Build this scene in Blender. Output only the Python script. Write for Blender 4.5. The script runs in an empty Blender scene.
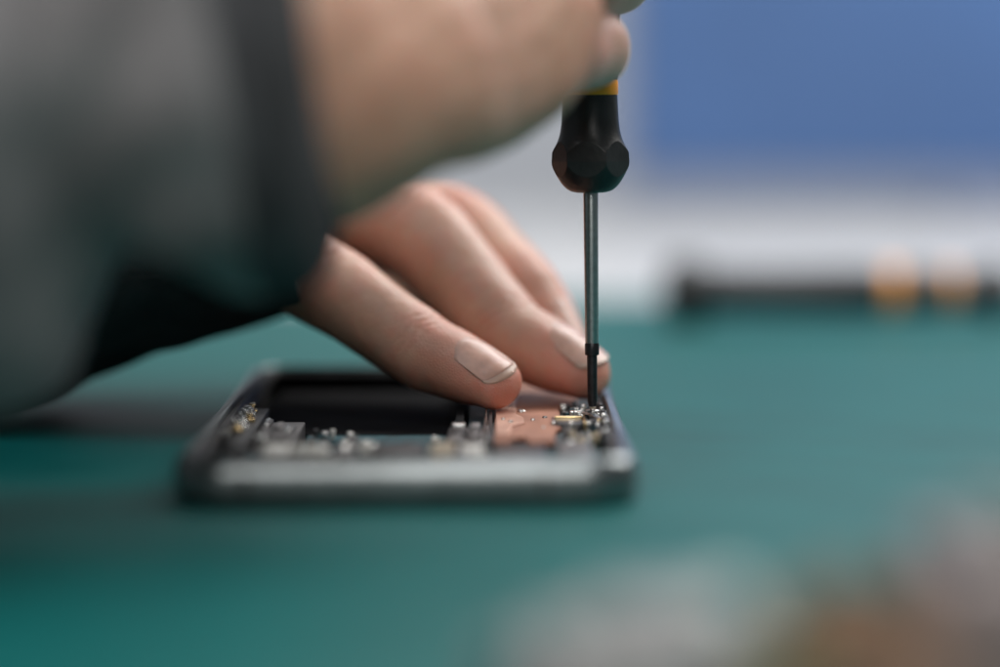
import bpy, bmesh, math, random
import numpy as np
from mathutils import Vector, Matrix, noise
from mathutils.bvhtree import BVHTree
random.seed(7)
MM = 0.001
PI = math.pi
SC = bpy.context.scene
COL = SC.collection
V = Vector

# ------------------------------------------------------------------ camera figures
CAM_H = 69.0            # mm above the mat
F = 2922.0              # focal length in photo pixels (1000 wide)
PITCH = math.radians(4.85)

def at(px, py, Y):
    """World point in mm at distance Y along the table for a photo pixel."""
    u = (px - 500.0) / F; v = -(py - 333.5) / F
    d = V((u, math.cos(PITCH) + v * math.sin(PITCH), -math.sin(PITCH) + v * math.cos(PITCH)))
    k = Y / d.y
    return V((d.x * k, Y, CAM_H + d.z * k))

# ------------------------------------------------------------------ materials
def mat(name, base=(0.5, 0.5, 0.5), rough=0.5, metal=0.0, sss=0.0, noise_amt=0.0, noise_scale=200.0,
        bump=0.0, bump_scale=800.0, spec=0.5, coat=0.0, emit=None, base2=None, rough_var=0.0, stretch=None, sheen=0.0):
    m = bpy.data.materials.new(name); m.use_nodes = True
    nt = m.node_tree; b = nt.nodes['Principled BSDF']
    b.inputs['Base Color'].default_value = (*base, 1)
    b.inputs['Roughness'].default_value = rough
    b.inputs['Metallic'].default_value = metal
    b.inputs['Specular IOR Level'].default_value = spec
    b.inputs['Coat Weight'].default_value = coat
    b.inputs['Coat Roughness'].default_value = 0.15
    if sheen:
        b.inputs['Sheen Weight'].default_value = sheen
        b.inputs['Sheen Roughness'].default_value = 0.5
    if sss:
        b.inputs['Subsurface Weight'].default_value = sss
        b.inputs['Subsurface Radius'].default_value = (1.0, 0.35, 0.2)
        b.inputs['Subsurface Scale'].default_value = 0.0035
    if emit:
        b.inputs['Emission Color'].default_value = (*emit[0], 1)
        b.inputs['Emission Strength'].default_value = emit[1]
    tc = nt.nodes.new('ShaderNodeTexCoord')
    src = tc.outputs['Object']
    if stretch:
        mp = nt.nodes.new('ShaderNodeMapping'); mp.inputs['Scale'].default_value = stretch
        nt.links.new(src, mp.inputs['Vector']); src = mp.outputs['Vector']
    if noise_amt or base2:
        n = nt.nodes.new('ShaderNodeTexNoise'); n.inputs['Scale'].default_value = noise_scale
        n.inputs['Detail'].default_value = 6; nt.links.new(src, n.inputs['Vector'])
        mx = nt.nodes.new('ShaderNodeMix'); mx.data_type = 'RGBA'
        r = nt.nodes.new('ShaderNodeMapRange'); r.inputs[1].default_value = 0.35; r.inputs[2].default_value = 0.65
        nt.links.new(n.outputs['Fac'], r.inputs[0]); nt.links.new(r.outputs[0], mx.inputs[0])
        b2 = base2 or tuple(min(1, c * (1 + noise_amt)) for c in base)
        b1 = base if base2 else tuple(c * (1 - noise_amt) for c in base)
        mx.inputs[6].default_value = (*b1, 1); mx.inputs[7].default_value = (*b2, 1)
        nt.links.new(mx.outputs[2], b.inputs['Base Color'])
        if rough_var:
            rr = nt.nodes.new('ShaderNodeMapRange'); rr.inputs[3].default_value = rough - rough_var; rr.inputs[4].default_value = rough + rough_var
            nt.links.new(n.outputs['Fac'], rr.inputs[0]); nt.links.new(rr.outputs[0], b.inputs['Roughness'])
    if bump:
        n2 = nt.nodes.new('ShaderNodeTexNoise'); n2.inputs['Scale'].default_value = bump_scale
        n2.inputs['Detail'].default_value = 5; nt.links.new(src, n2.inputs['Vector'])
        bp = nt.nodes.new('ShaderNodeBump'); bp.inputs['Strength'].default_value = bump; bp.inputs['Distance'].default_value = 0.0004
        nt.links.new(n2.outputs['Fac'], bp.inputs['Height']); nt.links.new(bp.outputs[0], b.inputs['Normal'])
    return m

M = {}
M['mat'] = mat('teal_rubber', (0.001, 0.086, 0.082), 0.5, noise_amt=0.08, noise_scale=30, bump=0.25, bump_scale=2500, spec=0.12)
M['mat'].node_tree.nodes['Noise Texture'].inputs['Detail'].default_value = 12
M['desk'] = mat('white_laminate', (0.40, 0.405, 0.415), 0.45, noise_amt=0.03, noise_scale=8)
M['wall'] = mat('painted_wall', (0.50, 0.52, 0.56), 0.9, noise_amt=0.04, noise_scale=3)
M['blue'] = mat('blue_plastic', (0.066, 0.148, 0.345), 0.5, noise_amt=0.14, noise_scale=5)
M['bezel'] = mat('grey_bezel', (0.34, 0.36, 0.42), 0.4)
M['black'] = mat('black_plastic', (0.012, 0.013, 0.014), 0.38, noise_amt=0.2, noise_scale=300, bump=0.15, bump_scale=1500)
M['blackgloss'] = mat('black_gloss', (0.01, 0.011, 0.012), 0.16, spec=0.6)
M['collar'] = mat('satin_black', (0.014, 0.015, 0.016), 0.36, noise_amt=0.3, noise_scale=250, bump=0.12, bump_scale=1200, rough_var=0.1)
M['orange'] = mat('orange_rubber', (0.92, 0.33, 0.01), 0.4, noise_amt=0.1)
M['steel'] = mat('brushed_steel', (0.42, 0.46, 0.46), 0.30, 1.0, noise_amt=0.1, noise_scale=900, bump=0.1, bump_scale=3000)
M['tip'] = mat('black_oxide', (0.03, 0.03, 0.033), 0.34, 0.6, noise_amt=0.3, noise_scale=700, bump=0.2, bump_scale=1500)
M['frame'] = mat('anodised_frame', (0.20, 0.22, 0.225), 0.30, 0.9, noise_amt=0.15, noise_scale=120, bump=0.08, bump_scale=1500, rough_var=0.06)
M['inner'] = mat('dark_inner_frame', (0.03, 0.03, 0.032), 0.5, 0.4, noise_amt=0.3, noise_scale=300, bump=0.2, bump_scale=900)
M['bay'] = mat('black_bay', (0.005, 0.005, 0.006), 0.9, noise_amt=0.3, noise_scale=150, spec=0.08)
M['pcb'] = mat('dark_board', (0.010, 0.022, 0.028), 0.6, noise_amt=0.5, noise_scale=500, bump=0.3, bump_scale=2500, spec=0.3)
M['bluepcb'] = mat('blue_flex', (0.008, 0.05, 0.062), 0.7, noise_amt=0.5, noise_scale=400, spec=0.2)
M['copper'] = mat('copper_foil', (0.30, 0.14, 0.092), 0.55, 0.8, base2=(0.40, 0.195, 0.128), noise_scale=200, bump=0.3, bump_scale=420, rough_var=0.14, stretch=(1.0, 0.25, 1.0))
M['copperlight'] = mat('bright_copper', (0.52, 0.28, 0.20), 0.42, 0.75, base2=(0.64, 0.40, 0.31), noise_scale=200, bump=0.4, bump_scale=400, rough_var=0.1)
M['gold'] = mat('gold_plate', (0.78, 0.60, 0.34), 0.22, 1.0, noise_amt=0.1, noise_scale=600)
M['silver'] = mat('bright_tin', (0.70, 0.70, 0.68), 0.20, 1.0, noise_amt=0.15, noise_scale=800, bump=0.3, bump_scale=1800)
M['grey'] = mat('grey_steel_sheet', (0.17, 0.16, 0.16), 0.42, 0.7, noise_amt=0.2, noise_scale=300, bump=0.2, bump_scale=900)
M['darkgrey'] = mat('dark_grey_sheet', (0.075, 0.07, 0.07), 0.45, 0.6, noise_amt=0.3, noise_scale=300)
M['ceramic'] = mat('tan_ceramic', (0.36, 0.29, 0.2), 0.5)
M['chip'] = mat('chip_epoxy', (0.015, 0.015, 0.017), 0.35, noise_amt=0.3, noise_scale=500)
M['white'] = mat('white_plastic', (0.62, 0.61, 0.57), 0.45)
M['olive'] = mat('olive_flex', (0.17, 0.125, 0.055), 0.5, 0.2, noise_amt=0.3, noise_scale=90)
M['coil'] = mat('copper_wire', (0.20, 0.12, 0.075), 0.5, 0.3, noise_amt=0.3, noise_scale=200)
M['mauve'] = mat('grey_mauve_metal', (0.21, 0.17, 0.165), 0.45, 0.4, noise_amt=0.2, noise_scale=60)
M['palegrey'] = mat('pale_grey_metal', (0.24, 0.24, 0.235), 0.5, 0.3, noise_amt=0.2, noise_scale=60)
M['fleece'] = mat('grey_fleece', (0.160, 0.150, 0.153), 0.95, noise_amt=0.28, noise_scale=45, bump=0.8, bump_scale=600, spec=0.15, sheen=0.3)
M['cuff'] = mat('dark_knit_shaded_fleece', (0.058, 0.058, 0.062), 0.95, noise_amt=0.3, noise_scale=60, bump=0.8, bump_scale=700, spec=0.15)  # dark cuff knit; on the left sleeve, fleece shade put into the colour
M['nail'] = mat('fingernail', (0.60, 0.33, 0.265), 0.36, sss=0.4, noise_amt=0.12, noise_scale=300, spec=0.35, coat=0.0)
M['nailtip'] = mat('nail_free_edge', (0.58, 0.36, 0.285), 0.4, sss=0.3, spec=0.4, coat=0.0)

def skin_material():
    m = mat('skin', (0.52, 0.315, 0.235), 0.46, sss=0.45, spec=0.45)
    nt = m.node_tree; b = nt.nodes['Principled BSDF']; L = nt.links
    tc = nt.nodes.new('ShaderNodeTexCoord')
    n = nt.nodes.new('ShaderNodeTexNoise'); n.inputs['Scale'].default_value = 110; n.inputs['Detail'].default_value = 9
    L.new(tc.outputs['Object'], n.inputs['Vector'])
    at_ = nt.nodes.new('ShaderNodeAttribute'); at_.attribute_name = 'flush'
    r = nt.nodes.new('ShaderNodeMapRange'); r.inputs[1].default_value = 0.3; r.inputs[2].default_value = 0.7
    L.new(n.outputs['Fac'], r.inputs[0])
    m1 = nt.nodes.new('ShaderNodeMix'); m1.data_type = 'RGBA'
    m1.inputs[6].default_value = (0.47, 0.255, 0.175, 1); m1.inputs[7].default_value = (0.60, 0.355, 0.255, 1)
    L.new(r.outputs[0], m1.inputs[0])
    m2 = nt.nodes.new('ShaderNodeMix'); m2.data_type = 'RGBA'; m2.inputs[7].default_value = (0.60, 0.235, 0.17, 1)
    mu = nt.nodes.new('ShaderNodeMath'); mu.operation = 'MULTIPLY'; mu.inputs[1].default_value = 1.0
    L.new(at_.outputs['Fac'], mu.inputs[0]); L.new(mu.outputs[0], m2.inputs[0])
    L.new(m1.outputs[2], m2.inputs[6]); L.new(m2.outputs[2], b.inputs['Base Color'])
    vo = nt.nodes.new('ShaderNodeTexVoronoi'); vo.feature = 'DISTANCE_TO_EDGE'; vo.inputs['Scale'].default_value = 1700
    L.new(tc.outputs['Object'], vo.inputs['Vector'])
    n3 = nt.nodes.new('ShaderNodeTexNoise'); n3.inputs['Scale'].default_value = 320; n3.inputs['Detail'].default_value = 5
    L.new(tc.outputs['Object'], n3.inputs['Vector'])
    ad = nt.nodes.new('ShaderNodeMath'); ad.operation = 'ADD'
    mm = nt.nodes.new('ShaderNodeMath'); mm.operation = 'MULTIPLY'; mm.inputs[1].default_value = 0.6
    L.new(vo.outputs['Distance'], mm.inputs[0]); L.new(mm.outputs[0], ad.inputs[0]); L.new(n3.outputs['Fac'], ad.inputs[1])
    bp = nt.nodes.new('ShaderNodeBump'); bp.inputs['Strength'].default_value = 0.42; bp.inputs['Distance'].default_value = 0.0004
    L.new(ad.outputs[0], bp.inputs['Height']); L.new(bp.outputs[0], b.inputs['Normal'])
    return m
M['skin'] = skin_material()

# ------------------------------------------------------------------ mesh helpers (all in mm)
def ncol(v): return V(v)

def finish(name, bm, m, parent=None, origin=(0, 0, 0), smooth=True, angle=35):
    o_ = V(origin)
    bmesh.ops.recalc_face_normals(bm, faces=bm.faces)
    for v in bm.verts: v.co = (v.co - o_) * MM
    me = bpy.data.meshes.new(name); bm.to_mesh(me); bm.free()
    me.materials.append(m)
    if smooth:
        me.shade_smooth()
        me.set_sharp_from_angle(angle=math.radians(angle))
    o = bpy.data.objects.new(name, me); COL.objects.link(o)
    if parent: o.parent = parent
    else: o.location = o_ * MM
    return o

def thing(name, label, cat, loc=(0, 0, 0), rot=(0, 0, 0), group=None):
    o = bpy.data.objects.new(name, None); COL.objects.link(o)
    o.empty_display_size = 0.01
    o.location = V(loc) * MM; o.rotation_euler = rot
    o['label'] = label; o['category'] = cat
    if group: o['group'] = group
    return o

def box(bm, x0, x1, y0, y1, z0, z1, bev=0.0, seg=2):
    t = bmesh.new()
    bmesh.ops.create_cube(t, size=1)
    for v in t.verts:
        v.co = V(((x0 + x1) / 2 + v.co.x * (x1 - x0), (y0 + y1) / 2 + v.co.y * (y1 - y0), (z0 + z1) / 2 + v.co.z * (z1 - z0)))
    if bev: bmesh.ops.bevel(t, geom=t.edges[:], offset=bev, segments=seg, affect='EDGES', profile=0.6)
    merge(bm, t)

def merge(bm, t, mtx=None):
    if mtx is not None: bmesh.ops.transform(t, matrix=mtx, verts=t.verts)
    me = bpy.data.meshes.new('tmp'); t.to_mesh(me); t.free(); bm.from_mesh(me); bpy.data.meshes.remove(me)

def rings(bm, ring_list, cap=True, closed=False):
    """Loft a list of equal-length vertex rings."""
    vs = [[bm.verts.new(p) for p in r] for r in ring_list]
    n = len(vs[0]); R = len(vs)
    for i in range(R if closed else R - 1):
        a = vs[i]; b = vs[(i + 1) % R]
        for k in range(n):
            bm.faces.new((a[k], a[(k + 1) % n], b[(k + 1) % n], b[k]))
    if cap and not closed:
        bm.faces.new(vs[0][::-1]); bm.faces.new(vs[-1])
    return vs

def lathe(bm, prof, seg=48, cx=0, cy=0, rfun=None):
    rs = []
    for r, z in prof:
        ring = []
        for k in range(seg):
            a = 2 * PI * k / seg
            rr = rfun(r, z, a) if rfun else r
            ring.append(V((cx + rr * math.cos(a), cy + rr * math.sin(a), z)))
        rs.append(ring)
    rings(bm, rs)

def catmull(P, t):
    """P: array (n,k); t in 0..n-1"""
    n = len(P); i = min(int(t), n - 2); f = t - i
    p1, p2 = P[i], P[i + 1]
    p0 = P[i - 1] if i > 0 else 2 * p1 - p2
    p3 = P[i + 2] if i + 2 < n else 2 * p2 - p1
    return 0.5 * ((2 * p1) + (-p0 + p2) * f + (2 * p0 - 5 * p1 + 4 * p2 - p3) * f * f + (-p0 + 3 * p1 - 3 * p2 + p3) * f ** 3)

def limb(bm, pts, up, seg=28, step=1.2, round_end=True, round_start=False):
    """pts: (point, half width, half height). Lofted, elliptical, with domed ends."""
    A = np.array([[*p, w, h] for p, w, h in pts], float)
    samples = []
    for i in range(len(A) - 1):
        L = np.linalg.norm(A[i + 1, :3] - A[i, :3]); k = max(3, int(L / step))
        for j in range(k): samples.append(catmull(A, i + j / k))
    samples.append(A[-1])
    S = np.array(samples)
    up = V(up) if not isinstance(up, list) else up
    rs = []
    n = len(S)
    def ring(c, d, w, h, u):
        s = d.cross(u).normalized(); u2 = s.cross(d).normalized()
        out = []
        for k in range(seg):
            a = 2 * PI * k / seg
            ca, sa = math.cos(a), math.sin(a)
            hh = h * (1.0 if sa > 0 else 1.04)
            out.append(c + s * (w * ca) + u2 * (hh * sa))
        return out
    for i in range(n):
        a = S[max(0, i - 1), :3]; b = S[min(n - 1, i + 1), :3]
        d = V(b - a).normalized(); c = V(S[i, :3])
        w, h = S[i, 3], S[i, 4]
        if i == 0 and round_start:
            for q in (0.98, 0.85, 0.6, 0.3):
                f = math.sqrt(1 - q * q); rs.append(ring(c - d * w * q, d, w * f, h * f, up))
        rs.append(ring(c, d, w, h, up))
        if i == n - 1 and round_end:
            R = (w + h) * 0.5
            for q in (0.2, 0.4, 0.58, 0.73, 0.85, 0.93, 0.98):
                f = math.sqrt(1 - q * q) ** 0.9; rs.append(ring(c + d * R * q - up.normalized() * R * 0.18 * q * q, d, w * f, h * f, up))
    rings(bm, rs)

def ball(bm, c, r, sx=1, sy=1, sz=1, rot=None):
    t = bmesh.new(); bmesh.ops.create_icosphere(t, subdivisions=3, radius=r)
    mt = Matrix.Translation(V(c)) @ (rot.to_4x4() if rot else Matrix.Identity(4)) @ Matrix.Diagonal((sx, sy, sz, 1))
    merge(bm, t, mt)

def remesh(bm, voxel, smooth=4, fac=0.5):
    """Fuse overlapping closed shells in one continuous surface (units mm)."""
    me = bpy.data.meshes.new('tmp'); bm.to_mesh(me); bm.free()
    o = bpy.data.objects.new('tmp', me); COL.objects.link(o)
    r = o.modifiers.new('r', 'REMESH'); r.mode = 'VOXEL'; r.voxel_size = voxel; r.use_smooth_shade = True
    s = o.modifiers.new('s', 'SMOOTH'); s.iterations = smooth; s.factor = fac
    dg = bpy.context.evaluated_depsgraph_get(); dg.update()
    res = bpy.data.meshes.new_from_object(o.evaluated_get(dg))
    bpy.data.objects.remove(o); bpy.data.meshes.remove(me)
    out = bmesh.new(); out.from_mesh(res); bpy.data.meshes.remove(res)
    return out

# ================================================================== SETTING
def sheet(name, x0, x1, y0, y1, z0, z1, m, bev=0.0, kind='structure'):
    bm = bmesh.new(); box(bm, x0, x1, y0, y1, z0, z1, bev)
    o = finish(name, bm, m, origin=((x0 + x1) / 2, (y0 + y1) / 2, z0)); o['kind'] = kind
    return o
def thing_tag(o, label, cat, group=None):
    del_kind = 'kind' in o.keys()
    if del_kind: del o['kind']
    o['label'] = label; o['category'] = cat
    if group: o['group'] = group

desk = sheet('desk_top', -1300, 1500, -300, 1650, -28, -3, M['desk'], 2)
wall = sheet('wall', -2200, 2600, 2300, 2400, -800, 1800, M['wall'])
mt = sheet('work_mat', -620, 640, -60, 952, -2.8, 0, M['mat'], 0.8)
thing_tag(mt, 'large teal green rubber work mat under the phone, hands and tools', 'work mat')

# blue screen standing on the desk behind
scr = thing('monitor', 'wide blue panelled screen with grey lower edge standing far behind the mat', 'monitor', (360, 1510, -3))
bm = bmesh.new(); box(bm, 58, 660, 1505, 1532, 10, 460, 4); finish('casing', bm, M['bezel'], scr, (360, 1510, -3))
bm = bmesh.new(); box(bm, 62, 656, 1500, 1505.5, 21, 456, 1); finish('screen', bm, M['blue'], scr, (360, 1510, -3))
bm = bmesh.new(); box(bm, 320, 400, 1532.3, 1546, -1, 220, 3); finish('stand', bm, M['bezel'], scr, (360, 1510, -3))
bm = bmesh.new(); box(bm, 230, 490, 1460, 1600, -2.9, 3, 2); finish('foot', bm, M['bezel'], scr, (360, 1510, -3))

# ================================================================== SCREWDRIVER
def hexed(r, z, a):
    k = (a + 0.14) % (PI / 3) - PI / 6
    if 41 < z < 52.5:
        ap = 6.5 - 0.06 * abs(z - 47)
        return min(r, ap / math.cos(k))
    if 59 < z < 131:
        f = min(1, (z - 62) / 6) if z > 62 else 0
        return r * (1 - 0.035 * max(0, f) * (1 + math.cos(6 * a)) / 2)
    return r

def make_driver(label, group):
    t = thing('screwdriver', label, 'screwdriver', group=group)
    bm = bmesh.new(); lathe(bm, [(0.25, 0), (0.75, 0.15), (0.95, 1.2), (0.98, 9.8), (1.0, 10.0)], 32)
    finish('bit', bm, M['tip'], t)
    bm = bmesh.new(); lathe(bm, [(0.9, 9.9), (1.32, 10.0), (1.38, 10.3), (1.38, 12.1), (1.3, 12.3), (1.0, 12.35)], 32)
    finish('ferrule', bm, M['tip'], t)
    bm = bmesh.new(); lathe(bm, [(0.95, 12.2), (1.25, 12.25), (1.27, 12.5), (1.42, 41.0), (1.2, 42.5)], 32)
    finish('shaft', bm, M['steel'], t)
    prof = [(1.5, 41.0), (2.8, 41.1), (3.9, 41.4), (4.8, 42.0), (5.6, 42.9), (6.3, 44.0), (6.9, 45.1), (7.35, 46.1), (7.6, 47.1), (7.6, 47.9), (7.4, 48.6),
            (7.05, 49.3), (6.6, 50.1), (6.2, 51.0), (5.85, 52.1), (5.6, 53.4), (5.45, 55), (5.35, 57), (5.3, 58.4), (5.25, 59.6)]
    PA = np.array(prof); prof = [tuple(catmull(PA, i / 6)) for i in range(6 * (len(PA) - 1) + 1)]
    bm = bmesh.new(); lathe(bm, prof, 240, rfun=hexed); finish('collar', bm, M['collar'], t, angle=5)
    bm = bmesh.new(); lathe(bm, [(4.5, 59.2), (5.3, 59.6), (5.4, 59.9), (5.4, 62.0), (5.3, 62.4), (4.5, 62.8)], 64); finish('orange_ring', bm, M['orange'], t)
    bm = bmesh.new(); lathe(bm, [(4.6, 62.3), (5.35, 62.5), (5.8, 66), (6.1, 70), (6.0, 75), (5.5, 75.5), (4.6, 75.7)], 96, rfun=hexed); finish('grip', bm, M['black'], t)
    bm = bmesh.new(); lathe(bm, [(4.6, 75.6), (5.7, 75.8), (5.8, 76.1), (5.8, 79.7), (5.7, 80.1), (4.6, 80.3)], 64); finish('orange_ring', bm, M['orange'], t)
    bm = bmesh.new(); lathe(bm, [(4.6, 80.1), (5.5, 80.4), (6.3, 83), (6.2, 95), (5.9, 110), (5.8, 121), (6.1, 129), (5.9, 131), (3, 131.4)], 96, rfun=hexed); finish('grip', bm, M['black'], t)
    bm = bmesh.new(); lathe(bm, [(3, 131.2), (6.0, 131.8), (7.6, 133), (8.3, 136), (8.1, 141), (7.0, 143.5), (3.0, 145), (0.5, 145.2)], 64); finish('swivel_cap', bm, M['black'], t)
    return t

drv = make_driver('black screwdriver held upright with its thin bit on a screw in the phone', 'black screwdrivers with orange rings')
TIP = at(592.5, 405, 557); TIP.z = 7.6
drv.location = TIP * MM
drv.rotation_euler = (math.radians(-1.0), math.radians(-0.6), 0)

def copy_tree(o, parent=None):
    c = o.copy(); COL.objects.link(c); c.parent = parent
    for ch in [x for x in bpy.data.objects if x.parent == o]: copy_tree(ch, c)
    return c
d2 = copy_tree(drv)
d2['label'] = 'black screwdriver with orange rings lying on the mat in the blurred background'
# cap towards the left, bit towards the right
R2 = Matrix.Rotation(math.radians(2.0), 4, 'Z') @ Matrix.Rotation(math.radians(-90), 4, 'Y') @ Matrix.Diagonal((1.18, 1.18, 1, 1))
capx = at(664, 292, 850).x
d2.matrix_world = Matrix.Translation(V((capx + 144, 850, 9.9)) * MM) @ R2

# ================================================================== PHONE
PX, PY = -52.0, 487.0
PH = (PX + 37.3, PY + 75, 0)
phone = thing('phone', 'opened smartphone with its cover off and copper shield showing, lying on the teal mat', 'smartphone', PH)
def part(name, bm, m, parent=phone, **k): return finish(name, bm, m, parent, PH, **k)
FX, FY, W_, L_ = -54.3, 473.5, 77.4, 163.5

def rrect(x0, x1, y0, y1, r, n=10):
    pts = []
    for cx, cy, a0 in ((x1 - r, y1 - r, 0), (x0 + r, y1 - r, 90), (x0 + r, y0 + r, 180), (x1 - r, y0 + r, 270)):
        for k in range(n + 1):
            a = math.radians(a0 + 90 * k / n)
            pts.append((cx + r * math.cos(a), cy + r * math.sin(a), math.cos(a), math.sin(a)))
    return pts
# frame: section swept round a rounded rectangle; offset inward (o), height z
sec = [(1.6, 0.3), (0.7, 0.7), (0.15, 1.9), (0.0, 3.6), (0.05, 5.0), (0.4, 6.6), (1.0, 7.6), (1.7, 8.05), (2.4, 8.1), (2.7, 7.9), (2.8, 7.5), (2.8, 2.2), (2.8, 0.5), (2.2, 0.3)]
path = rrect(FX, FX + W_, FY, FY + L_, 9.5)
bm = bmesh.new()
rings(bm, [[V((x - nx * o, y - ny * o, z)) for o, z in sec] for x, y, nx, ny in path], closed=True)
part('frame', bm, M['frame'])
# antenna breaks in the near edge
for bx in (12, 61):
    bm = bmesh.new(); box(bm, FX + bx, FX + bx + 1.3, FY - 0.02, FY + 2.8, 2.4, 5.6, 0.2); part('antenna_line', bm, M['inner'])
# back glass / floor
bm = bmesh.new()
pp = rrect(FX + 1.9, FX + W_ - 1.9, FY + 1.9, FY + L_ - 1.9, 7.6)
rings(bm, [[V((x, y, 0.5)) for x, y, _, _ in pp], [V((x, y, 1.6)) for x, y, _, _ in pp]]); part('back_plate', bm, M['bay'])
# inner gasket ledge (dark) all round
sec2 = [(2.85, 1.7), (2.85, 6.9), (3.1, 7.2), (4.0, 7.2), (4.2, 6.9), (4.2, 1.7)]
bm = bmesh.new(); rings(bm, [[V((x - nx * o, y - ny * o, z)) for o, z in sec2] for x, y, nx, ny in path], closed=True); part('inner_ledge', bm, M['inner'])
# battery bay
def X(px, Y): return (px - 500) / F * Y
bm = bmesh.new(); box(bm, PX + 5, PX + 43, PY + 62, PY + 145, 1.7, 3.4, 0.4)
part('battery', bm, M['bay'])
bm = bmesh.new(); box(bm, PX + 43.6, PX + 45.2, PY + 55, PY + 145, 1.7, 6.6, 0.3); part('bay_wall', bm, M['bay'])
bm = bmesh.new(); box(bm, PX + 4.2, PX + 70, PY + 141, PY + 146, 1.7, 7.0, 0.3); part('bay_wall', bm, M['bay'])
# boards
bb = bmesh.new(); box(bb, PX + 3.6, PX + 69.8, PY - 4.8, PY + 30, 1.7, 4.6, 0.2); part('lower_board', bb, M['bluepcb'])
bb = bmesh.new(); box(bb, PX + 46, PX + 70.2, PY + 30.5, PY + 140, 1.7, 5.2, 0.2); board = part('circuit_board', bb, M['pcb'])
bb = bmesh.new(); box(bb, PX + 16, PX + 43, PY + 32, PY + 60, 1.7, 3.2, 0.2); part('ribbon_board', bb, M['pcb'])
bb = bmesh.new(); box(bb, PX + 16.2, PX + 42, PY + 31, PY + 52, 3.25, 4.3, 0.3); sub = part('daughter_board', bb, M['bluepcb'])
rq = random.Random(11)
for k in range(16):
    x = 16.8 + 24 * rq.random() ** 1.5; y = rq.uniform(32, 48); lx, ly = rq.uniform(.5, 2), rq.uniform(.8, 3)
    bb = bmesh.new(); box(bb, PX + x, PX + x + lx, PY + y, PY + y + ly, 4.2, rq.uniform(5.0, 6.1), 0.15)
    part('component', bb, M[rq.choice(['silver', 'grey', 'chip', 'bluepcb', 'white'])], sub)
# ribbed grey strip near left side
bb = bmesh.new(); box(bb, PX + 7.6, PX + 15.2, PY + 24, PY + 62, 1.7, 5.6, 0.3)
for x0, x1, y0, y1, z in ((8.0, 9.3, 27, 61, 6.3), (10.0, 12.4, 34, 58, 6.0), (12.9, 14.3, 24, 50, 6.5), (9.8, 11.6, 25, 31, 6.6)): box(bb, PX + x0, PX + x1, PY + y0, PY + y1, 5.5, z, 0.25)
part('ribbed_bracket', bb, M['darkgrey'])
for k, (x, y, lx, ly, z, m) in enumerate(((8.2, 28, 2.2, 3, 7.0, 'silver'), (12.2, 26, 2.4, 2.2, 6.9, 'grey'), (9.0, 36, 1.0, 5, 6.9, 'grey'), (13.0, 38, 1.2, 6, 7.0, 'silver'), (10.6, 45, 1.2, 9, 6.6, 'grey'), (8.3, 50, .8, 8, 6.8, 'silver'))):
    bb = bmesh.new(); box(bb, PX + x, PX + x + lx, PY + y, PY + y + ly, 5.9, z, 0.2); part('spring_clip', bb, M[m])
# left contact rail with springs
bb = bmesh.new(); box(bb, PX + 3.9, PX + 7.2, PY + 20, PY + 78, 1.7, 6.4, 0.3); rail = part('side_rail', bb, M['inner'])
rnd = random.Random(3)
for k in range(9):
    y = PY + 38 + k * 4.0
    bb = bmesh.new()
    x = PX + 3.0 + rnd.uniform(0, 1.6)
    box(bb, x, x + 2.0, y, y + 2.2, 6.35, 7.0 + rnd.uniform(0, 0.5), 0.25)
    box(bb, x + 0.3, x + 1.5, y + 0.6, y + 3.0, 6.9, 7.7 + rnd.uniform(0, 0.5), 0.3)
    part('contact_spring', bb, M['silver'] if k % 4 else M['gold'], rail)
for k in range(14):
    y = PY + 26 + k * 3.6 + rnd.uniform(-.5, .5)
    bb = bmesh.new(); x = PX + 2.45 + rnd.uniform(0, .5)
    box(bb, x, x + rnd.uniform(.5, 1.0), y, y + rnd.uniform(.8, 1.8), 7.0, 7.55 + rnd.uniform(0, .35), 0.15)
    part('clip', bb, M['silver'] if rnd.random() < .6 else M['grey'], rail)
# middle column of modules between bay and copper
bb = bmesh.new(); box(bb, PX + 42.4, PX + 49.4, PY + 22, PY + 54, 1.7, 5.4, 0.3); col_ = part('module_column', bb, M['chip'])
for x0, x1, y0, y1, z, m in ((42.8, 45.4, 30, 37, 6.3, 'grey'), (45.9, 48.6, 26, 33, 6.0, 'chip'), (42.9, 46.0, 41, 48, 6.4, 'chip'), (46.3, 48.4, 36, 41, 6.4, 'grey'), (46.6, 48.3, 45, 52, 6.7, 'grey'), (43, 45.6, 50, 53.5, 6.6, 'silver')):
    bb = bmesh.new(); box(bb, PX + x0, PX + x1, PY + y0, PY + y1, 5.3, z, 0.25); part('module_cap', bb, M[m], col_)
bb = bmesh.new(); box(bb, PX + 49.2, PX + 49.55, PY + 24, PY + 76, 2, 7.1, 0.1); part('shield_edge', bb, M['silver'])
bb = bmesh.new(); box(bb, PX + 49.9, PX + 50.5, PY + 22, PY + 76, 2, 6.7, 0.1); part('shield_edge', bb, M['chip'])

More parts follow.
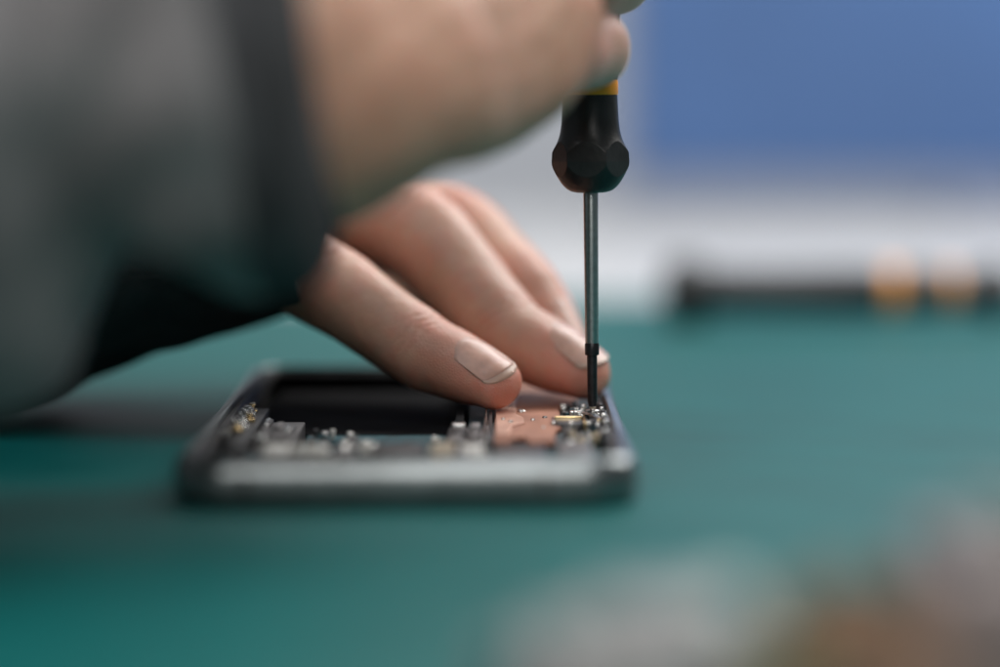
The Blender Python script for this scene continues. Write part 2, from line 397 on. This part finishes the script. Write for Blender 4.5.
# copper shield: outlined plate, slightly dished, with screw-hole dimples
def plate(bm, outline, z0, z1):
    vs = [bm.verts.new((x, y, z1)) for x, y in outline]; f = bm.faces.new(vs)
    r = bmesh.ops.extrude_face_region(bm, geom=[f])
    for v in [g for g in r['geom'] if isinstance(g, bmesh.types.BMVert)]: v.co.z = z0
bb = bmesh.new()
plate(bb, [(PX + a, PY + b) for a, b in ((51.0, 27), (53.6, 27), (54.2, 31), (56.4, 33), (57.2, 27), (61.6, 27), (62.2, 45), (63.3, 48), (63.6, 84), (67.4, 86), (67.4, 132), (51.0, 132))], 5.3, 6.2)
bmesh.ops.bevel(bb, geom=bb.edges[:], offset=0.22, segments=2, affect='EDGES')
cop = part('copper_shield', bb, M['copper'])
bb = bmesh.new()
plate(bb, [(PX + a, PY + b) for a, b in ((51.2, 36), (53.6, 36), (54.2, 48), (56.6, 54), (56.4, 62), (55.0, 68), (55.4, 110), (51.2, 110))], 6.25, 6.55)
bmesh.ops.bevel(bb, geom=bb.edges[:], offset=0.1, segments=1, affect='EDGES'); part('raised_panel', bb, M['copperlight'], cop)
def screw(x, y, z, r=0.8, m='silver', parent=board):
    bb = bmesh.new()
    lathe(bb, [(r * 0.4, z - 0.5), (r * .95, z - .45), (r, z), (r * 0.97, z + 0.22), (r * 0.8, z + 0.36), (r * 0.34, z + 0.38), (r * 0.3, z + 0.12), (r * .05, z + 0.1)], 24, x, y)
    return part('screw', bb, M[m], parent)
for a, b, z, r in ((56.1, 74, 6.2, .85), (54.0, 54, 6.5, .45), (52.6, 58, 6.5, .35), (60.5, 64, 6.15, .5), (58.2, 60, 6.15, .4), (62.5, 58, 6.15, .35), (60, 48, 6.1, .4), (66.5, 84, 6.1, .7), (71.0, 36, 7.1, .7)):
    screw(PX + a, PY + b, z, r)
sx, sy = TIP.x, TIP.y
screw(sx, sy, 6.75, 1.45)
# bracket round the working screw
bb = bmesh.new(); box(bb, sx - 2.4, sx + 2.4, sy - 2.6, sy + 2.4, 5.3, 6.55, 0.3); brk = part('screw_bracket', bb, M['silver'], board)
for dx, dy, lx, ly, z, m in ((-3.9, -.6, 1.9, .8, 6.9, 'silver'), (2.0, -1.8, 1.0, 1.6, 7.0, 'silver'), (-1.9, -3.9, 1.2, 1.2, 6.8, 'gold'), (0.6, -4.6, 1.5, 2.0, 6.9, 'silver'), (2.6, .8, .8, 1.3, 7.1, 'grey')):
    bb = bmesh.new(); box(bb, sx + dx, sx + dx + lx, sy + dy, sy + dy + ly, 5.3, z, 0.22); part('tab', bb, M[m], board)
# curved silver ribbon down to the corner
def strip(pts, w, th, m, name, parent):
    bb = bmesh.new(); rs = []
    A = np.array(pts, float); S = [catmull(A, i * (len(A) - 1) / 24) for i in range(25)]
    for i in range(25):
        c = V(S[i]); d = V(S[min(24, i + 1)] - S[max(0, i - 1)]).normalized(); s = d.cross(V((0, 0, 1))).normalized(); u = s.cross(d)
        rs.append([c + s * w + u * th, c - s * w + u * th, c - s * w - u * th, c + s * w - u * th])
    rings(bb, rs); return part(name, bb, m, parent)
strip([(sx - 1.8, sy - 5, 6.9), (sx - .4, sy - 9, 7.2), (sx + .8, sy - 13, 6.9), (sx + 2.6, sy - 17, 7.1), (sx + 3.2, sy - 22, 6.6)], 0.55, 0.16, M['silver'], 'ribbon', board)
strip([(sx + 1.4, sy - 3, 6.8), (sx + 1.9, sy - 9, 7.3), (sx + 2.4, sy - 13, 7.0), (sx + 3.2, sy - 18, 6.9)], 0.4, 0.14, M['grey'], 'ribbon', board)
# connector with gold rim
cx, cy = sx - 5.6, sy - 16
bb = bmesh.new(); box(bb, cx - 1.8, cx + 3.2, cy - 3.5, cy + 4, 5.3, 6.7, 0.25); con = part('connector', bb, M['chip'], board)
bb = bmesh.new(); box(bb, cx - 1.9, cx + 3.3, cy + 4.05, cy + 4.75, 5.3, 7.15, 0.2); part('contact_rim', bb, M['gold'], con)
bb = bmesh.new(); box(bb, cx - 2.5, cx - 1.95, cy - 3.4, cy + 4.6, 5.3, 7.0, 0.2); part('contact_rim', bb, M['silver'], con)
bb = bmesh.new(); box(bb, cx + 3.35, cx + 3.9, cy - 3.4, cy + 4.2, 5.3, 6.95, 0.2); part('contact_rim', bb, M['gold'], con)
bb = bmesh.new(); box(bb, cx + 4.2, cx + 6.4, cy - 6, cy + 1, 5.3, 6.5, 0.25); part('connector', bb, M['bluepcb'], board)
# scatter of small components beside the copper plate
spots = []
for k in range(600):
    if len(spots) >= 72: break
    x = rnd.uniform(PX + 64.0, PX + 70.4); y = rnd.uniform(PY + 28, PY + 84)
    if abs(x - sx) < 1.7 and abs(y - sy) < 2.0: continue
    if abs(x - cx) < 3.6 and abs(y - cy) < 5: continue
    if any(abs(x - a) < 0.95 and abs(y - b) < 1.5 for a, b in spots): continue
    spots.append((x, y))
    bb = bmesh.new(); lx, ly = rnd.uniform(.25, .6), rnd.uniform(.35, 1.1)
    box(bb, x - lx, x + lx, y - ly, y + ly, 5.1, rnd.choice([5.8, 6.2, 6.6, 7.1]) + rnd.uniform(0, .3), 0.12)
    m = rnd.choice(['silver', 'silver', 'grey', 'chip', 'chip', 'pcb', 'ceramic', 'silver', 'bluepcb', 'gold', 'pcb'])
    part('capacitor' if m in ('ceramic', 'silver') else 'chip', bb, M[m], board)
for k in range(7):
    x = PX + 71.3; y = PY + 40 + k * 5.4
    bb = bmesh.new(); box(bb, x - .3, x + .5, y, y + rnd.uniform(.8, 2), 7.0, 7.9, 0.15); part('clip', bb, M['silver' if k % 2 else 'chip'], board)
# near-end modules that read as pale blobs
lb = [o for o in bpy.data.objects if o.name == 'lower_board'][0]
def lathe_part(name, x, y, z, r, h, m, parent=lb):
    bb = bmesh.new(); lathe(bb, [(r * .3, z), (r, z), (r, z + h * .8), (r * .85, z + h), (r * .5, z + h), (r * .45, z + h * .7), (.1, z + h * .7)], 32, PX + x, PY + y); return part(name, bb, M[m], parent)
lathe_part('vibration_motor', 19, 15, 4.6, 3.6, 2.2, 'white'); lathe_part('microphone', 25, 22, 4.6, 1.6, 2.1, 'silver')
lathe_part('microphone', 28.5, 20, 4.6, 1.3, 2.2, 'white')
for x0, x1, y0, y1, z, m, nm in ((6, 20, -4.4, 3, 6.9, 'grey', 'antenna_bracket'), (22, 41, -4.4, 2, 6.3, 'darkgrey', 'antenna_bracket'), (43, 60, -4.4, 4, 6.8, 'grey', 'antenna_bracket'), (61.5, 68, -4.0, 5, 6.6, 'darkgrey', 'antenna_bracket'), (30, 39, 8, 22, 6.5, 'chip', 'speaker_module'), (11, 15.5, 8, 20, 6.6, 'white', 'speaker_module'), (40, 44, 10, 22, 6.7, 'ceramic', 'ribbon_clip'), (45, 49, 9, 20, 6.6, 'white', 'ribbon_clip'),
                                (51, 60, 8, 24, 6.0, 'chip', 'charge_module'), (62, 68, 8, 26, 6.2, 'grey', 'charge_module'), (23, 27, 10, 16, 6.4, 'grey', 'ribbon_clip')):
    bb = bmesh.new(); box(bb, PX + x0, PX + x1, PY + y0, PY + y1, 4.6, z, 0.4); part(nm, bb, M[m], lb)
for k in range(12):
    x = rnd.choice([rnd.uniform(17, 28), rnd.uniform(38, 48)]); y = rnd.uniform(6, 28)
    bb = bmesh.new(); box(bb, PX + x, PX + x + rnd.uniform(1, 3), PY + y, PY + y + rnd.uniform(1, 4), 4.5, rnd.uniform(5.6, 7.0), 0.3)
    part('component', bb, M[rnd.choice(['silver', 'white', 'chip', 'grey'])], lb)

# ================================================================== PERSON
person = thing('person', 'person in a grey fleece jacket, both hands working on the opened phone', 'person', (-60, 560, 0))
PO = (-60, 560, 0)
hb = bmesh.new()
nails = []
creases = []     # (point, dir, up, spacing)
flush = []       # (point, radius)

def finger(bm, pts, up, nail=None, w=1.0):
    """pts: MCP, PIP, DIP, TIP-centre world mm; half widths follow anatomy."""
    mcp, pip, dip, tip = [V(p) for p in pts]
    ch = [(mcp, 9.3 * w, 9.6 * w), (mcp.lerp(pip, .5), 8.3 * w, 8.6 * w), (pip.lerp(mcp, .12), 8.7 * w, 8.9 * w), (pip.lerp(dip, .12), 8.6 * w, 8.6 * w),
          (pip.lerp(dip, .55), 7.9 * w, 7.8 * w), (dip, 7.8 * w, 7.1 * w), (dip.lerp(tip, .35), 7.7 * w, 6.5 * w), (dip.lerp(tip, .7), 7.3 * w, 5.6 * w), (tip, 6.3 * w, 4.4 * w)]
    limb(bm, ch, V(up), round_start=True)
    creases.append((dip, (tip - pip).normalized(), V(up).normalized(), 1.0)); creases.append((pip, (dip - mcp).normalized(), V(up).normalized(), 1.5))
    flush.append((tip, 13)); flush.append((dip, 7)); flush.append((pip, 10))
    if nail: nails.append((dip, tip, V(up), w, nail))

# ---- left hand (far side), fingers pressing on the phone
IP, ID, IT = at(322, 281, 588), at(423, 351, 571), at(493, 382, 562)
MP, MD, MT_ = at(416, 229, 609), at(508, 334, 586), at(581, 371, 578)
RP, RD, RT = at(458, 224, 630), at(526, 288, 608), at(566, 346, 597)
LM = at(265, 300, 650)
IM = V((-84, 612, 50)); MM_ = V((-76, 630, 52)); RM = V((-74, 652, 50)); LMc = V((-78, 670, 40))
up_i = V((0.35, -0.72, 1)); up_m = V((0.45, -0.50, 1)); up_r = V((0.45, 0.0, 1))
finger(hb, (IM, IP, ID, IT), up_i, nail=1, w=1.02)
finger(hb, (MM_, MP, MD, MT_), up_m, nail=1, w=1.13)
finger(hb, (RM, RP, RD, RT), up_r, nail=1, w=0.98)
finger(hb, (LMc, V((-34, 672, 30)), V((-14, 660, 20)), V((-2, 650, 14.5))), V((0.4, 0.3, 1)), nail=1, w=0.85)
# thumb tucked low along the palm
thumb_up = V((0.2, -1, 0.35))
limb(hb, [(V((-122, 618, 32)), 12, 11), (V((-104, 606, 30)), 10, 10), (V((-86, 602, 33)), 9.2, 9), (V((-70, 606, 36)), 8.2, 7.4), (V((-61, 610, 37)), 6.4, 5.4)], thumb_up, round_start=True)
# palm and forearm
limb(hb, [(V((-250, 655, 34)), 24, 30), (V((-190, 648, 36)), 22, 27), (V((-150, 642, 40)), 17, 28), (V((-118, 640, 44)), 15, 38), (V((-90, 639, 45)), 12, 40), (V((-74, 639, 46)), 9, 36)], V((0, 1, 0)), round_start=True)
for c, r in ((IM, 11), (MM_, 11), (RM, 10.5), (LMc, 9.5)): ball(hb, c, r)

# ---- right hand (near side), little finger side to the camera, closed round the handle
ax = lambda z: V((TIP.x - 0.6 * math.pi / 180 * z, TIP.y + 1.0 * math.pi / 180 * z, z))
rup = V((0.1, -0.25, 1))
def rfinger(pts, w, up=V((0.2, -0.9, 0.4))):
    ps = [V(p) for p in pts]
    rad = [9.6, 9.0, 8.8, 8.2, 7.7, 7.3, 6.2]
    chain = [ps[0], ps[0].lerp(ps[1], .5), ps[1], ps[1].lerp(ps[2], .5), ps[2], ps[2].lerp(ps[3], .6), ps[3]]
    limb(hb, [(c, r * w, r * w * .97) for c, r in zip(chain, rad)], up, round_start=True)
    creases.append((ps[1], (ps[2] - ps[0]).normalized(), up.normalized(), 1.6)); flush.append((ps[1], 11)); flush.append((ps[3], 10))
H = 68.0
# little, ring, middle, index: stacked upwards round the handle
rfinger([at(400, 92, 480), at(546, 49, 507), at(588, 47, 533), at(581, 50, 566)], 1.0)
rfinger([at(430, -25, 497), at(574, -34, 516), at(615, -27, 546), at(600, -28, 574)], 1.0)
rfinger([at(450, -95, 506), (14, 534, 109), (29, 556, 106), (22, 574, 103)], 1.0)
rfinger([at(470, -190, 520), (16, 546, 130), (30, 561, 124), (24, 573, 115)], 1.0)
# thumb on the far-left side of the handle
limb(hb, [(V((-42, 545, 112)), 13, 12), (V((-22, 566, 112)), 11, 11), (V((-2, 575, 108)), 9.5, 9), (V((8, 578, 100)), 8.5, 8), (V((12, 579, 96)), 6.8, 6)], V((0.2, 1, .2)), round_start=True)
# palm: heel of the hand low at the little finger side, wrist and forearm to the left and nearer
PLM = [(at(-260, 90, 440), 34, 26), (at(-40, 85, 440), 30, 24), (at(140, 60, 445), 27, 21), (at(260, 40, 455), 30, 19), (at(350, -25, 476), 37, 19), (at(430, -70, 495), 38, 15), (at(490, -115, 505), 32, 10)]
limb(hb, PLM, V((0.2, -1, 0.12)), round_start=True, round_end=False)
# hypothenar pad
limb(hb, [(at(250, 150, 452), 12, 13), (at(320, 142, 462), 14, 15), (at(390, 112, 474), 12.5, 14), (at(450, 82, 486), 11, 12), (at(510, 52, 498), 9, 9)], V((0.1, -1, .3)), round_start=True)

hand = remesh(hb, 0.7, smooth=7, fac=0.5)
# knuckle creases + veins as true relief, and colour flush as an attribute
co = np.array([v.co[:] for v in hand.verts]); hand.normal_update(); no = np.array([v.normal[:] for v in hand.verts])
disp = np.zeros(len(co)); fl = np.zeros(len(co))
for c, d, u, s in creases:
    c = np.array(c); d = np.array(d); u = np.array(u)
    rel = co - c; a = rel @ d; r = np.linalg.norm(rel, axis=1)
    m_ = np.clip(no @ u, 0, 1) * np.exp(-(a / (2.6 * s)) ** 2) * (r < 16)
    wob = 0.5 * np.sin(rel @ np.cross(d, u) * 0.9)
    disp -= m_ * 0.42 * np.maximum(0, np.cos((a + wob) * 2 * PI / (1.9 * s))) ** 2
for c, r0 in flush:
    fl = np.maximum(fl, np.exp(-(np.linalg.norm(co - np.array(c), axis=1) / r0) ** 2))
rn = np.array([noise.noise(V(c) * 0.11) for c in co]); disp += rn * 0.35; rn2 = np.array([noise.noise(V(c) * 0.45) for c in co]); disp += rn2 * 0.06; fl = np.clip(fl + 0.35 * rn2 + 0.3 * rn, 0, 1)
co2 = co + no * disp[:, None]
for v, p in zip(hand.verts, co2): v.co = p
hand.normal_update()
bvh = BVHTree.FromBMesh(hand)

def build_nail(dip, tip, up, w, k):
    d = (tip - dip).normalized(); s = d.cross(up).normalized(); u = s.cross(d).normalized()
    L0 = (tip - dip).length
    a0 = L0 * 0.5; a1 = L0 + 3.7 * w
    nu, nv = 24, 24; hw = 4.75 * w
    def hz(a, q, miss=4.0):
        hit = bvh.ray_cast(dip + d * a + s * hw * q + u * 25, -u)
        return (hit[0] - dip).dot(u) if hit[0] is not None else miss
    am = a0 + (L0 - a0) * 0.6
    h0, h1 = hz(a0 + 1.0, 0), hz(am, 0)
    K = max(1.2, h1 - 0.5 * (hz(am, 0.98) + hz(am, -0.98))) + 0.0
    top, bot = [], []
    for i in range(nu + 1):
        q = -1 + 2 * i / nu; ct, cb = [], []
        aa0 = a0 + 2.4 * (1 - math.sqrt(max(0, 1 - q * q * .96))) * w; aa1 = a1 - 2.9 * w * (1 - math.sqrt(max(0, 1 - q * q * .96)))
        for j in range(nv + 1):
            t = j / nv; a = aa0 + (aa1 - aa0) * t
            line = h0 + (h1 - h0) * (a - a0 - 1) / (am - a0 - 1) - 0.012 * max(0, a - am) ** 2
            h = line - K * q * q + 0.24 - 0.3 * max(0, 1 - t * 7)
            if t > .12: h = max(h, hz(a, q, -50) + 0.24 * (1 - q ** 4) + 0.02)
            p = dip + d * a + s * (hw * (0.93 + 0.07 * math.sin(PI * min(1, t * 1.1) * .5)) * q)
            ct.append(p + u * h); cb.append(p + u * (h - 0.5))
        top.append(ct); bot.append(cb)
    def grid(j0, j1, up_):
        bm = bmesh.new()
        vt = [[bm.verts.new(top[i][j] + u * up_) for j in range(j0, j1 + 1)] for i in range(nu + 1)]
        vb = [[bm.verts.new(bot[i][j]) for j in range(j0, j1 + 1)] for i in range(nu + 1)]
        n = j1 - j0
        for i in range(nu):
            for j in range(n):
                bm.faces.new((vt[i][j], vt[i + 1][j], vt[i + 1][j + 1], vt[i][j + 1]))
                bm.faces.new((vb[i][j], vb[i][j + 1], vb[i + 1][j + 1], vb[i + 1][j]))
            bm.faces.new((vt[i][0], vb[i][0], vb[i + 1][0], vt[i + 1][0])); bm.faces.new((vt[i][n], vt[i + 1][n], vb[i + 1][n], vb[i][n]))
        for j in range(n):
            bm.faces.new((vt[0][j], vt[0][j + 1], vb[0][j + 1], vb[0][j])); bm.faces.new((vt[nu][j], vb[nu][j], vb[nu][j + 1], vt[nu][j + 1]))
        return bm
    o = finish('fingernail', grid(0, nv - 2, 0), M['nail'], body, PO, angle=60)
    finish('nail_edge', grid(nv - 2, nv, 0.0), M['nailtip'], o, PO, angle=60)

lay = None
o_ = V(PO)
bmesh.ops.recalc_face_normals(hand, faces=hand.faces)
for v in hand.verts: v.co = (v.co - o_) * MM
me = bpy.data.meshes.new('body'); hand.to_mesh(me); hand.free(); me.materials.append(M['skin']); me.shade_smooth()
at_f = me.attributes.new('flush', 'FLOAT', 'POINT'); at_f.data.foreach_set('value', fl.astype(np.float32))
body = bpy.data.objects.new('body', me); COL.objects.link(body); body.parent = person
for n_ in nails: build_nail(*n_)

# ---- sleeves: lofted from outline stations with noise folds
def sleeve(name, st, m, seg=72, fold=2.0, thick=2.2, seed=0.0, freq=0.03):
    """st: (centre, radius toward camera/depth, radius vertical up, radius vertical down). Axis runs along -x."""
    A = np.array([[*c, a, b, d] for c, a, b, d in st], float)
    N = (len(A) - 1) * 12
    S = [catmull(A, i * (len(A) - 1) / N) for i in range(N + 1)]
    outer = []
    for i, s in enumerate(S):
        c = V(s[:3]); dd = V(S[min(N, i + 1)][:3] - S[max(0, i - 1)][:3]).normalized()
        side = V((0, -1, 0)); up = V((-0.11, 0, 1)).normalized()
        ring = []
        for k in range(seg):
            a = 2 * PI * k / seg; ca, sa = math.cos(a), math.sin(a)
            rv = s[4] if sa > 0 else s[5]
            p = c + side * (s[3] * ca) + up * (rv * sa)
            n = (side * ca + up * sa).normalized()
            q = V((p.x * freq * 1.6 + seed, p.y * freq * .8, p.z * freq))
            f = noise.noise(q) + 0.5 * noise.noise(q * 2.3)
            w = min(1, i / 6)
            p = p + n * fold * f * w
            if p.z < 0.6: p.z = 0.6
            ring.append(p)
        outer.append(ring)
    cen = [V(s[:3]) for s in S]
    inner = [[p + (cen[i] - p).normalized() * thick for p in r] for i, r in enumerate(outer)]
    bm = bmesh.new()
    rings(bm, inner[::-1] + outer, closed=True)
    return finish(name, bm, m, person, PO, angle=80)

# right arm sleeve (near the camera)
st = []
for px, y_top, y_bot, Y, ry in ((244, -250, 300, 452, 47), (225, -260, 300, 450, 50), (195, -265, 288, 448, 52), (150, -265, 262, 446, 53), (95, -262, 262, 444, 54), (55, -258, 318, 440, 55), (15, -255, 398, 436, 56), (-60, -250, 425, 432, 57), (-200, -250, 430, 425, 58), (-420, -250, 430, 420, 60), (-700, -260, 420, 420, 62)):
    a = at(px, y_top, Y); b = at(px, y_bot, Y - ry * 0.35); c = V((a.x, Y, 0)); zt, zb = a.z, max(b.z, 1.5)
    zc = zt * 0.5 + zb * 0.5
    st.append((V((a.x, Y, zc)), ry, zt - zc, zc - zb))
sleeve('sleeve', st, M['fleece'], fold=5.0, seed=3.1)
# knitted cuff of that sleeve
cst = []
for px, y_top, y_bot, Y, ry in ((318, -190, 222, 456, 36), (309, -205, 252, 455, 39.5), (290, -225, 286, 453, 43), (262, -238, 302, 452, 46), (236, -245, 304, 452, 48)):
    a = at(px, y_top, Y); b = at(px, y_bot, Y - ry * .35); zc = (a.z + b.z) / 2
    cst.append((V((a.x, Y, zc)), ry, a.z - zc, zc - b.z))
sleeve('cuff', cst, M['cuff'], fold=0.8, seed=8.0)
# left arm sleeve, resting on the mat behind; shade painted in by the dark cloth
ls = []
for x, Y, zc, ry, ru, rd in ((-42, 610, 46, 48, 24, 25.5), (-50, 610, 47, 52, 30, 27.5), (-72, 612, 45, 52, 33, 31), (-88, 612, 41, 51, 34, 33), (-104, 612, 37, 50, 35, 36), (-130, 604, 34, 45, 36, 36), (-200, 606, 36, 46, 38, 37), (-300, 610, 40, 48, 42, 41), (-400, 610, 45, 50, 45, 46)):
    ls.append((V((x, Y, zc)), ry, ru, rd))
sleeve('sleeve', ls, M['cuff'], fold=2.0, seed=5.0)

# ================================================================== FOREGROUND PARTS (very blurred)
G = 'loose phone parts in the foreground'
def solid(name, pieces, label, cat, base):
    t = thing(name, label, cat, base, group=G)
    for pn, args, m, tilt in pieces:
        bm = bmesh.new(); box(bm, *args)
        c = V(((args[0] + args[1]) / 2, (args[2] + args[3]) / 2, args[4]))
        bmesh.ops.transform(bm, matrix=Matrix.Translation(c) @ Matrix.Rotation(math.radians(tilt), 4, 'Y') @ Matrix.Rotation(math.radians(tilt * 2), 4, 'Z') @ Matrix.Translation(-c), verts=bm.verts)
        finish(pn, bm, M[m], t, base)
    return t
solid('metal_shield', [('can', (3, 23, 296, 330, 0.3, 9, 2, 3), 'palegrey', 0), ('raised_top', (8, 20, 302, 322, 9.1, 11, 0.8), 'palegrey', 0)],
      'pale grey metal shield can lying on the mat at the bottom centre', 'metal part', (13, 313, 0))
solid('dark_module', [('housing', (-1.5, 2.2, 305, 320, 0.3, 7, 1, 2), 'pcb', 0), ('lid', (-1.2, 1.9, 307, 318, 7.1, 8, 0.4), 'grey', 0)],
      'small dark module at the left end of the blurred pile of parts', 'module', (0, 312, 0))
solid('metal_bracket', [('plate', (10, 27, 300, 326, 11.2, 12.6, 0.5), 'palegrey', -2), ('lug', (22, 26, 303, 309, 12.9, 15.5, 0.6), 'white', 0)],
      'thin grey bracket lying on top of the pale shield can', 'bracket', (18, 313, 11.2))
solid('brass_contact', [('block', (27, 32, 294, 300, 0.3, 10.5, 0.8, 2), 'gold', 0), ('clip', (28, 30.5, 294.5, 299, 10.6, 12, 0.4), 'coil', 0)],
      'small brass coloured contact block in front of the olive flex cable', 'contact', (29.5, 297, 0))
solid('dark_bracket', [('arm', (40, 47, 292, 299, 0.3, 12, 1, 2), 'coil', 0), ('foot', (39, 48.5, 299.1, 306, 0.3, 4, 0.6), 'grey', 0)],
      'dark brown bracket standing in front of the grey mauve housing', 'bracket', (43.5, 298, 0))
# olive flex cable, folded
fc = thing('flex_cable', 'olive brown folded flex cable between grey metal part and copper coil', 'cable', (28, 315, 0), group=G)
bm = bmesh.new(); rs = []
for i in range(70):
    t = i / 69; x = 23 + 13 * t; z = 7.0 + 5.5 * math.sin(t * 11)
    rs.append([V((x, 298, max(.3, z))), V((x, 326, max(.3, z))), V((x, 326, max(.3, z) + .5)), V((x, 298, max(.3, z) + .5))])
rings(bm, rs); finish('ribbon', bm, M['olive'], fc, (28, 315, 0))
bm = bmesh.new(); box(bm, 25, 31, 300, 324, .3, 5, .4); finish('connector', bm, M['ceramic'], fc, (28, 315, 0))
# copper coil
cc = thing('charging_coil', 'brown copper wire coil leaning in the blurred foreground right', 'coil', (39, 318, 0), group=G)
bm = bmesh.new()
for r in np.arange(3.2, 7.6, 0.8):
    t = bmesh.new(); rs = []
    for i in range(40):
        a = 2 * PI * i / 40
        rs.append([V(((r + .4 * math.cos(b)) * math.cos(a), (r + .4 * math.cos(b)) * math.sin(a), .4 * math.sin(b))) for b in [2 * PI * k / 8 for k in range(8)]])
    rings(t, rs, closed=True); merge(bm, t, Matrix.Translation(V((38.5, 312, 9.6))) @ Matrix.Rotation(math.radians(60), 4, 'X'))
finish('winding', bm, M['coil'], cc, (39, 318, 0))
bm = bmesh.new(); box(bm, 34, 44, 317, 322, .3, 13, .6); finish('backing', bm, M['olive'], cc, (39, 318, 0))
# grey mauve housing at the far right
gh = thing('camera_housing', 'grey mauve metal housing at the right edge of the foreground', 'metal part', (57, 320, 0), group=G)
bm = bmesh.new(); box(bm, 46, 72, 300, 335, .3, 19, 2, 3); finish('shell', bm, M['mauve'], gh, (57, 320, 0))
bm = bmesh.new(); lathe(bm, [(3, 18.8), (6, 18.8), (6, 22), (5.4, 23), (4.2, 23), (4, 21.5), (.2, 21.4)], 40, 56, 318); finish('lens_ring', bm, M['palegrey'], gh, (57, 320, 0))

# ================================================================== LIGHT
def area(name, loc, target, size, energy, color, sy=None):
    l = bpy.data.lights.new(name, 'AREA'); l.energy = energy; l.color = color; l.size = size
    if sy: l.shape = 'RECTANGLE'; l.size_y = sy
    o = bpy.data.objects.new(name, l); COL.objects.link(o)
    o.location = V(loc) * MM; d = (V(target) - V(loc)).normalized()
    o.rotation_euler = d.to_track_quat('-Z', 'Y').to_euler()
    return o
area('window_light', (650, 1150, 750), (0, 560, 0), 0.7, 10, (1.0, 0.97, 0.93), 0.5)
area('ceiling_light', (-100, 300, 1100), (0, 600, 0), 0.9, 7.5, (0.95, 0.98, 1.0), 0.6)
area('front_light', (-120, -420, 640), (0, 560, 30), 0.9, 9.5, (1.0, 0.965, 0.93), 0.7)
area('room_light', (300, 1500, 900), (200, 1700, 0), 0.8, 13, (1.0, 1.0, 1.0))
w = bpy.data.worlds.new('World'); SC.world = w; w.use_nodes = True
bg = w.node_tree.nodes['Background']; bg.inputs[0].default_value = (0.62, 0.66, 0.70, 1); bg.inputs[1].default_value = 0.15

# ================================================================== CAMERA
cam = bpy.data.cameras.new('camera'); co_ = bpy.data.objects.new('camera', cam); COL.objects.link(co_)
co_.location = (0, 0, CAM_H * MM); co_.rotation_euler = (PI / 2 - PITCH, 0, 0)
cam.sensor_width = 36; cam.lens = F / 1000 * 36
cam.clip_start = 0.01; cam.clip_end = 20
cam.dof.use_dof = True; cam.dof.focus_distance = 0.556; cam.dof.aperture_fstop = cam.lens / 29.5
SC.camera = co_
SC.view_settings.view_transform = 'Standard'; SC.view_settings.look = 'None'
SC.view_settings.exposure = 0; SC.view_settings.gamma = 1
